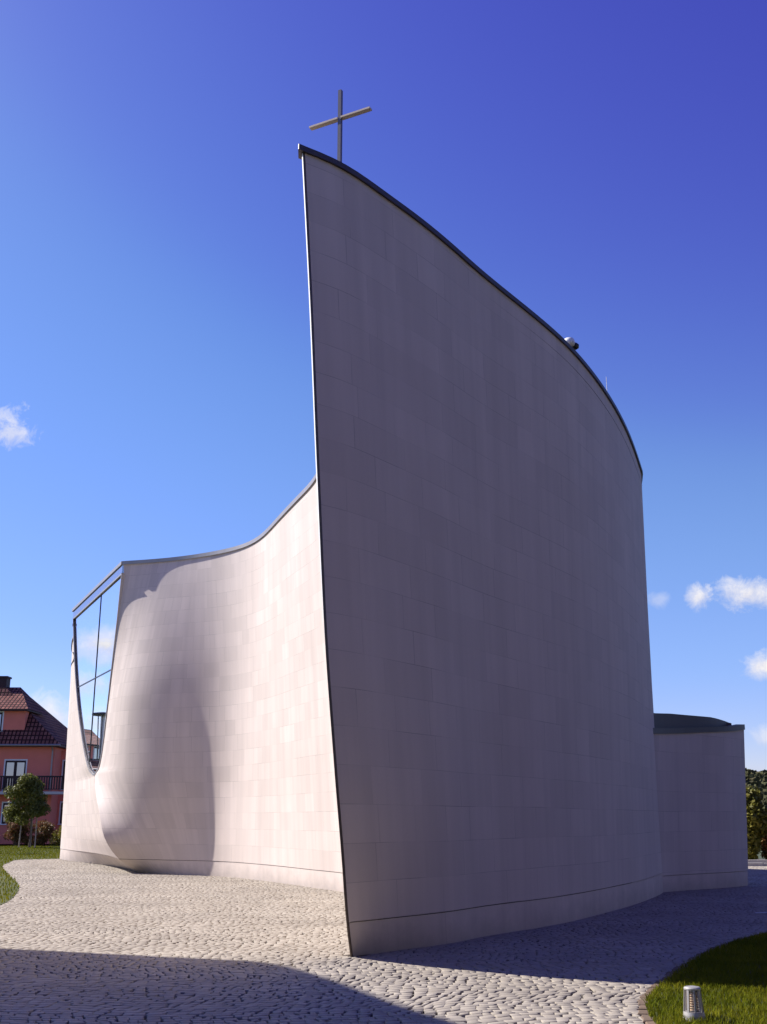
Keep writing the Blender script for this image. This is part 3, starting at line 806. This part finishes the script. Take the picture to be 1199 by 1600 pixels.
o = mesh_obj('white_line', [(6.52,20.26,.018),(9.5,20.8,.018),(9.5,20.92,.018),(6.55,20.36,.018)], [(0,1,2,3)], M['white']); tag(o, kind='structure')  # thin white strip, flat on the paving

# wooded hill on the right
nx, ny = 60, 26
V = []; F = []
def hz(x, y):
    r_ = np.clip((y-380)/260, 0, 1); r_ = r_*r_*(3-2*r_)
    return -.1+r_*(21+2.5*np.sin(x/70.)+1.5*np.sin(x/23.+1))*np.clip((x-60)/90, 0, 1)
for j in range(ny):
    for i in range(nx):
        x = 60+i*12; y = 360+j*18; V.append((x, y, hz(x, y)))
for j in range(ny-1):
    for i in range(nx-1): F.append((j*nx+i, j*nx+i+1, (j+1)*nx+i+1, (j+1)*nx+i))
o = mesh_obj('hill', V, F, M['field'], smooth=True); tag(o, kind='structure')
N = 2600
X = rng.uniform(110, 420, N); Y = rng.uniform(400, 660, N); Z = hz(X, Y)
V = []; 
per = 46
c = np.stack([X, Y, Z+3], 1)[:, None, :]; d = rng.normal(size=(N, per, 3)); d /= np.linalg.norm(d, axis=2)[:, :, None]
sz = rng.uniform(.75, 1.3, (N, 1, 1)); P = (c+d*np.array((3.0, 3.0, 3.4))*sz).reshape(-1, 3)
n = len(P); nr = rng.normal(size=(n, 3))+d.reshape(-1, 3); nr /= np.linalg.norm(nr, axis=1)[:, None]
t1 = np.cross(nr, rng.normal(size=(n, 3))); t1 /= np.linalg.norm(t1, axis=1)[:, None]; t2 = np.cross(nr, t1); s_ = rng.uniform(.7, 1.3, (n, 1))
V = np.stack([P-t1*s_, P-t2*s_, P+t1*s_, P+t2*s_], 1).reshape(-1, 3)
o = big_mesh('woodland', V, np.arange(4*n).reshape(-1, 4), M['forest']); tag(o, kind='stuff')

# ------------------------------------------------------------------ red house
HX0, HX1, HY = -38.0, -22.45, 76.0
house = empty('house', (-30, HY, 0), 'salmon red house with tiled roof, wide dormer and dark balcony railing', 'house')
def hbox(name, mat, *a, parent=None):
    m = MB(); m.box(*a); return m.build(name, mat, parent or house)
hbox('wall', M['salmon'], HX0, HX1, HY, HY+9, 0, 6.55)
hbox('wall', M['salmon'], HX1+.003, HX1+1.6, HY+1.6, HY+8.5, 0, 6.2)
def uvq(pts):
    p = [Vector(a) for a in pts]; u = (p[1]-p[0]).normalized(); n_ = u.cross(p[-1]-p[0]).normalized(); v = n_.cross(u)
    return [((a-p[0]).dot(u), (a-p[0]).dot(v)) for a in p]
def roof_mesh(name, faces, mat, parent):
    V = []; F = []; U = []
    for f in faces:
        b = len(V); V += f; U += uvq(f); F.append(tuple(range(b, b+len(f))))
    return mesh_obj(name, V, F, mat, parent, uv=U)
e0, e1, eY = HX0-.45, HX1+.45, HY-.45; bY = HY+9.45; rz = 10.6; hp = 4.85
rf = roof_mesh('roof', [
    [(e0,eY,6.5),(e1,eY,6.5),(e1-hp,eY+2.4,rz),(e0+hp,eY+2.4,rz)],
    [(e1,eY,6.5),(e1,bY,6.5),(e1-hp,bY-2.4,rz),(e1-hp,eY+2.4,rz)],
    [(e1,bY,6.5),(e0,bY,6.5),(e0+hp,bY-2.4,rz),(e1-hp,bY-2.4,rz)],
    [(e0,bY,6.5),(e0,eY,6.5),(e0+hp,eY+2.4,rz),(e0+hp,bY-2.4,rz)],
    [(e0+hp,eY+2.4,rz),(e1-hp,eY+2.4,rz),(e1-hp,bY-2.4,rz),(e0+hp,bY-2.4,rz)]], M['tile'], house)
m = MB(); m.box(e0+.03, e1-.03, eY+.03, bY-.03, 6.36, 6.49); m.build('eaves', M['darkwood'], rf)
m = MB(); m.box(-27.75, -27.1, 78.6, 79.4, 9.8, 11.4); m.box(-27.82, -27.03, 78.53, 79.47, 11.4, 11.52); m.build('chimney', M['darkwood'], rf)
dm = empty('dormer'); dm.parent = house; dm.location = (0, .3, 7)
hbox('wall', M['salmon'], -34.5, -24.72, HY+.15, HY+3, 7.02, 8.92, parent=dm)
hbox('sill', M['concrete'], -34.6, -24.65, HY+.0, HY+.30, 6.93, 7.06, parent=dm)
dr = roof_mesh('roof', [
    [(-35,HY-.25,8.9),(-24.45,HY-.25,8.9),(-26.15,HY+2.9,10.75),(-33.3,HY+2.9,10.75)],
    [(-24.45,HY-.25,8.9),(-24.45,HY+4.5,8.9),(-26.15,HY+2.9,10.75)],
    [(-35,HY+4.5,8.9),(-35,HY-.25,8.9),(-33.3,HY+2.9,10.75)]], M['tile'], dm)
m = MB(); m.box(-34.95, -24.5, HY-.22, HY+3, 8.80, 8.89); m.build('eaves', M['darkwood'], dr)
def hwindow(x0, x1, z0, z1, y, parent):
    m = MB(); f = .09
    m.box(x0-f, x1+f, y-.03, y+.02, z1, z1+f); m.box(x0-f, x0, y-.03, y+.02, z0, z1); m.box(x1, x1+f, y-.03, y+.02, z0, z1); m.box(x0-f-.04, x1+f+.04, y-.08, y+.02, z0-.07, z0)
    w = m.build('window', M['white'], parent)
    m = MB(); xm = (x0+x1)/2
    for a, b in ((x0, xm), (xm, x1)):
        g_ = .10
        m.box(a+.002, a+g_, y-.02, y+.03, z0+.002, z1-.002); m.box(b-g_, b-.002, y-.02, y+.03, z0+.002, z1-.002); m.box(a+g_, b-g_, y-.02, y+.03, z0+.002, z0+.13); m.box(a+g_, b-g_, y-.02, y+.03, z1-.13, z1-.002)
    m.build('frame', M['darkwood'], w)
    for a, b in ((x0, xm), (xm, x1)):
        m = MB(); m.box(a+.10, b-.10, y-.008, y-.003, z0+.13, z1-.13); m.build('pane', M['hglass'], w)
    return w
for k in range(4):
    hwindow(-25.75-k*3.4, -24.35-k*3.4, 3.42, 5.45, HY-.002, house); hwindow(-25.65-k*3.4, -24.5-k*3.4, 1.3, 2.65, HY-.002, house)
hwindow(-22.25, -21.2, 3.6, 5.5, HY+1.598, house); hwindow(-22.2, -21.2, 1.3, 2.7, HY+1.598, house)
for k in range(3): hwindow(-27.75-k*2.6, -26.3-k*2.6, 7.4, 8.7, HY+.148, dm)
bal = empty('balcony'); bal.parent = house; bal.location = (0, -1, 3.3)
m = MB(); m.box(-37.5, -20.9, HY-1.15, HY-.003, 3.2, 3.38); m.build('slab', M['concrete'], bal)
m = MB(); m.box(-37.4, -20.95, HY-1.12, HY-1.05, 4.30, 4.40); m.box(-37.4, -20.95, HY-1.11, HY-1.06, 3.50, 3.56)
x = -37.35
while x < -20.98: m.box(x, x+.085, HY-1.105, HY-1.07, 3.56, 4.30); x += .17
m.build('railing', M['darkwood'], bal)
m = MB(); m.tube([(e0, eY-.07, 6.45), (e1+.02, eY-.07, 6.45)], [.075, .075], 8); m.build('gutter', M['zinc'], house)
m = MB(); m.tube([(HX1-.14, HY-.32, 6.42), (HX1-.14, HY-.08, 6.1), (HX1-.14, HY-.08, 3.45)], [.05, .05, .05], 8); m.build('downpipe', M['zinc'], house)
# its twin further along the street, seen only as a reflection in the church window
h2 = copy_tree(house); h2.location = (-56, 99, 0); h2.rotation_euler = (0, 0, R(-20))
tag(h2, 'second red house down the street, mirrored dark in the tip of the church window', 'house')

# lantern whose reflection stands in the church window
lx, ly = -24.9, 56.9
lamp = empty('street_lamp', (lx, ly, 0), 'slender lantern street lamp mirrored in the church window', 'street lamp')
m = MB(); m.lathe([(.14,0),(.14,.5),(.07,.6),(.06,4.7),(.16,4.8)], (lx,ly,0), 16); m.build('post', M['frame'], lamp)
m = MB(); m.lathe([(.55,0),(.62,.05),(.60,.13),(.1,.2)], (lx,ly,7.15), 28); m.build('cap', M['frame'], lamp)
for k in range(4):
    a = R(45+90*k); m = MB(); m.tube([(lx+.16*math.cos(a),ly+.16*math.sin(a),4.8),(lx+.26*math.cos(a),ly+.26*math.sin(a),7.16)], [.03,.03], 6); m.build('stay', M['frame'], lamp)
m = MB(); m.lathe([(.09,4.8),(.12,7.15)], (lx,ly,0), 14); m.build('diffuser', M['white'], lamp)

# unseen houses added around the camera to bounce light onto the shaded wall
for x, y, a, lab in ((24., 6., -104, 'pale house facing the shaded church wall from across the lawn'), (21., -13., -118, 'pale house standing second along the far side of the lawn'),
                     (8., -29., -165, 'unseen pale house behind the camera, added for bounce light')):
    h3 = copy_tree(house); h3.location = (x, y, 0); h3.rotation_euler = (0, 0, R(a)); tag(h3, lab, 'house')
    for ch in h3.children_recursive:
        if ch.name.startswith('wall'): ch.material_slots[0].link = 'OBJECT'; ch.material_slots[0].material = M['plaster']
mesh_obj_ = mesh_obj('bounce_ground', [(-9,-24,-.010),(40,-24,-.010),(40,22,-.010),(16,21.5,-.010),(16,4,-.010),(2.2,4,-.010),(2.2,4.9,-.010),(-9,4.9,-.010)], [tuple(range(8))], M['gravel']); tag(mesh_obj_, kind='structure')  # unseen ground sheet, added to bounce light at the shaded wall

# unseen belt of crowns behind the roofs, added to dim the skylight
r5 = np.random.default_rng(9); N = 540
az = np.radians(r5.uniform(70, 200, N)); rad = r5.uniform(31, 42, N)
C5 = np.stack([3+rad*np.sin(az), 14+rad*np.cos(az), r5.uniform(2, 18, N)], 1)
C5 = C5[~((C5[:, 1] > 20) & (C5[:, 0] < .45*C5[:, 1]+6))]; N = len(C5); per = 40
d = r5.normal(size=(N, per, 3)); d /= np.linalg.norm(d, axis=2)[:, :, None]
P = (C5[:, None]+d*2.5*r5.uniform(.4, 1, (N, per, 1))).reshape(-1, 3); P = P[P[:, 2] > .3]; n = len(P)
nr = r5.normal(size=(n, 3)); nr /= np.linalg.norm(nr, axis=1)[:, None]
t1 = np.cross(nr, r5.normal(size=(n, 3))); t1 /= np.linalg.norm(t1, axis=1)[:, None]; t2 = np.cross(nr, t1)
V = np.stack([P-t1*.6, P-t2*.4, P+t1*.6, P+t2*.4], 1).reshape(-1, 3)
o = big_mesh('woodland', V, np.arange(4*n).reshape(-1, 4), M['leaf_dark']); tag(o, kind='stuff')

# neighbouring hall left of the camera, out of frame: it throws the foreground shadow
HH = 10.0; cot = HH/math.tan(R(SUN_EL))
edge = np.array([(-8.5,14.0),(-4.47,13.66),(-2.99,13.74),(-1.9,13.80),(-1.45,13.62),(-.93,12.95),(-.25,11.53),(.23,10.41),(.63,9.63),(1.6,7.4),(2.6,5.0)])
hp_ = spline(edge, 60)[::1]+np.array((sx*cot, sy*cot))
poly = [tuple(p) for p in hp_]+[(hp_[-1][0]-14, hp_[-1][1]-1), (hp_[0][0]-12, hp_[0][1]+.2)]
hall = empty('hall', (poly[20][0]-4, poly[20][1]-4, 0), 'pale rounded hall across the paved yard, out of the photo', 'building')
m = MB(); n = len(poly); m.add([(x, y, 0) for x, y in poly]+[(x, y, HH-.15) for x, y in poly], [(i, (i+1) % n, n+(i+1) % n, n+i) for i in range(n)]+[tuple(range(n, 2*n))])
m.build('wall', M['plaster'], hall)
m = MB(); m.add([(x, y, HH-.148) for x, y in poly]+[(x, y, HH) for x, y in poly], [(i, (i+1) % n, n+(i+1) % n, n+i) for i in range(n)]+[tuple(range(n, 2*n)), tuple(range(n))[::-1]])
m.build('coping', M['zinc'], hall)
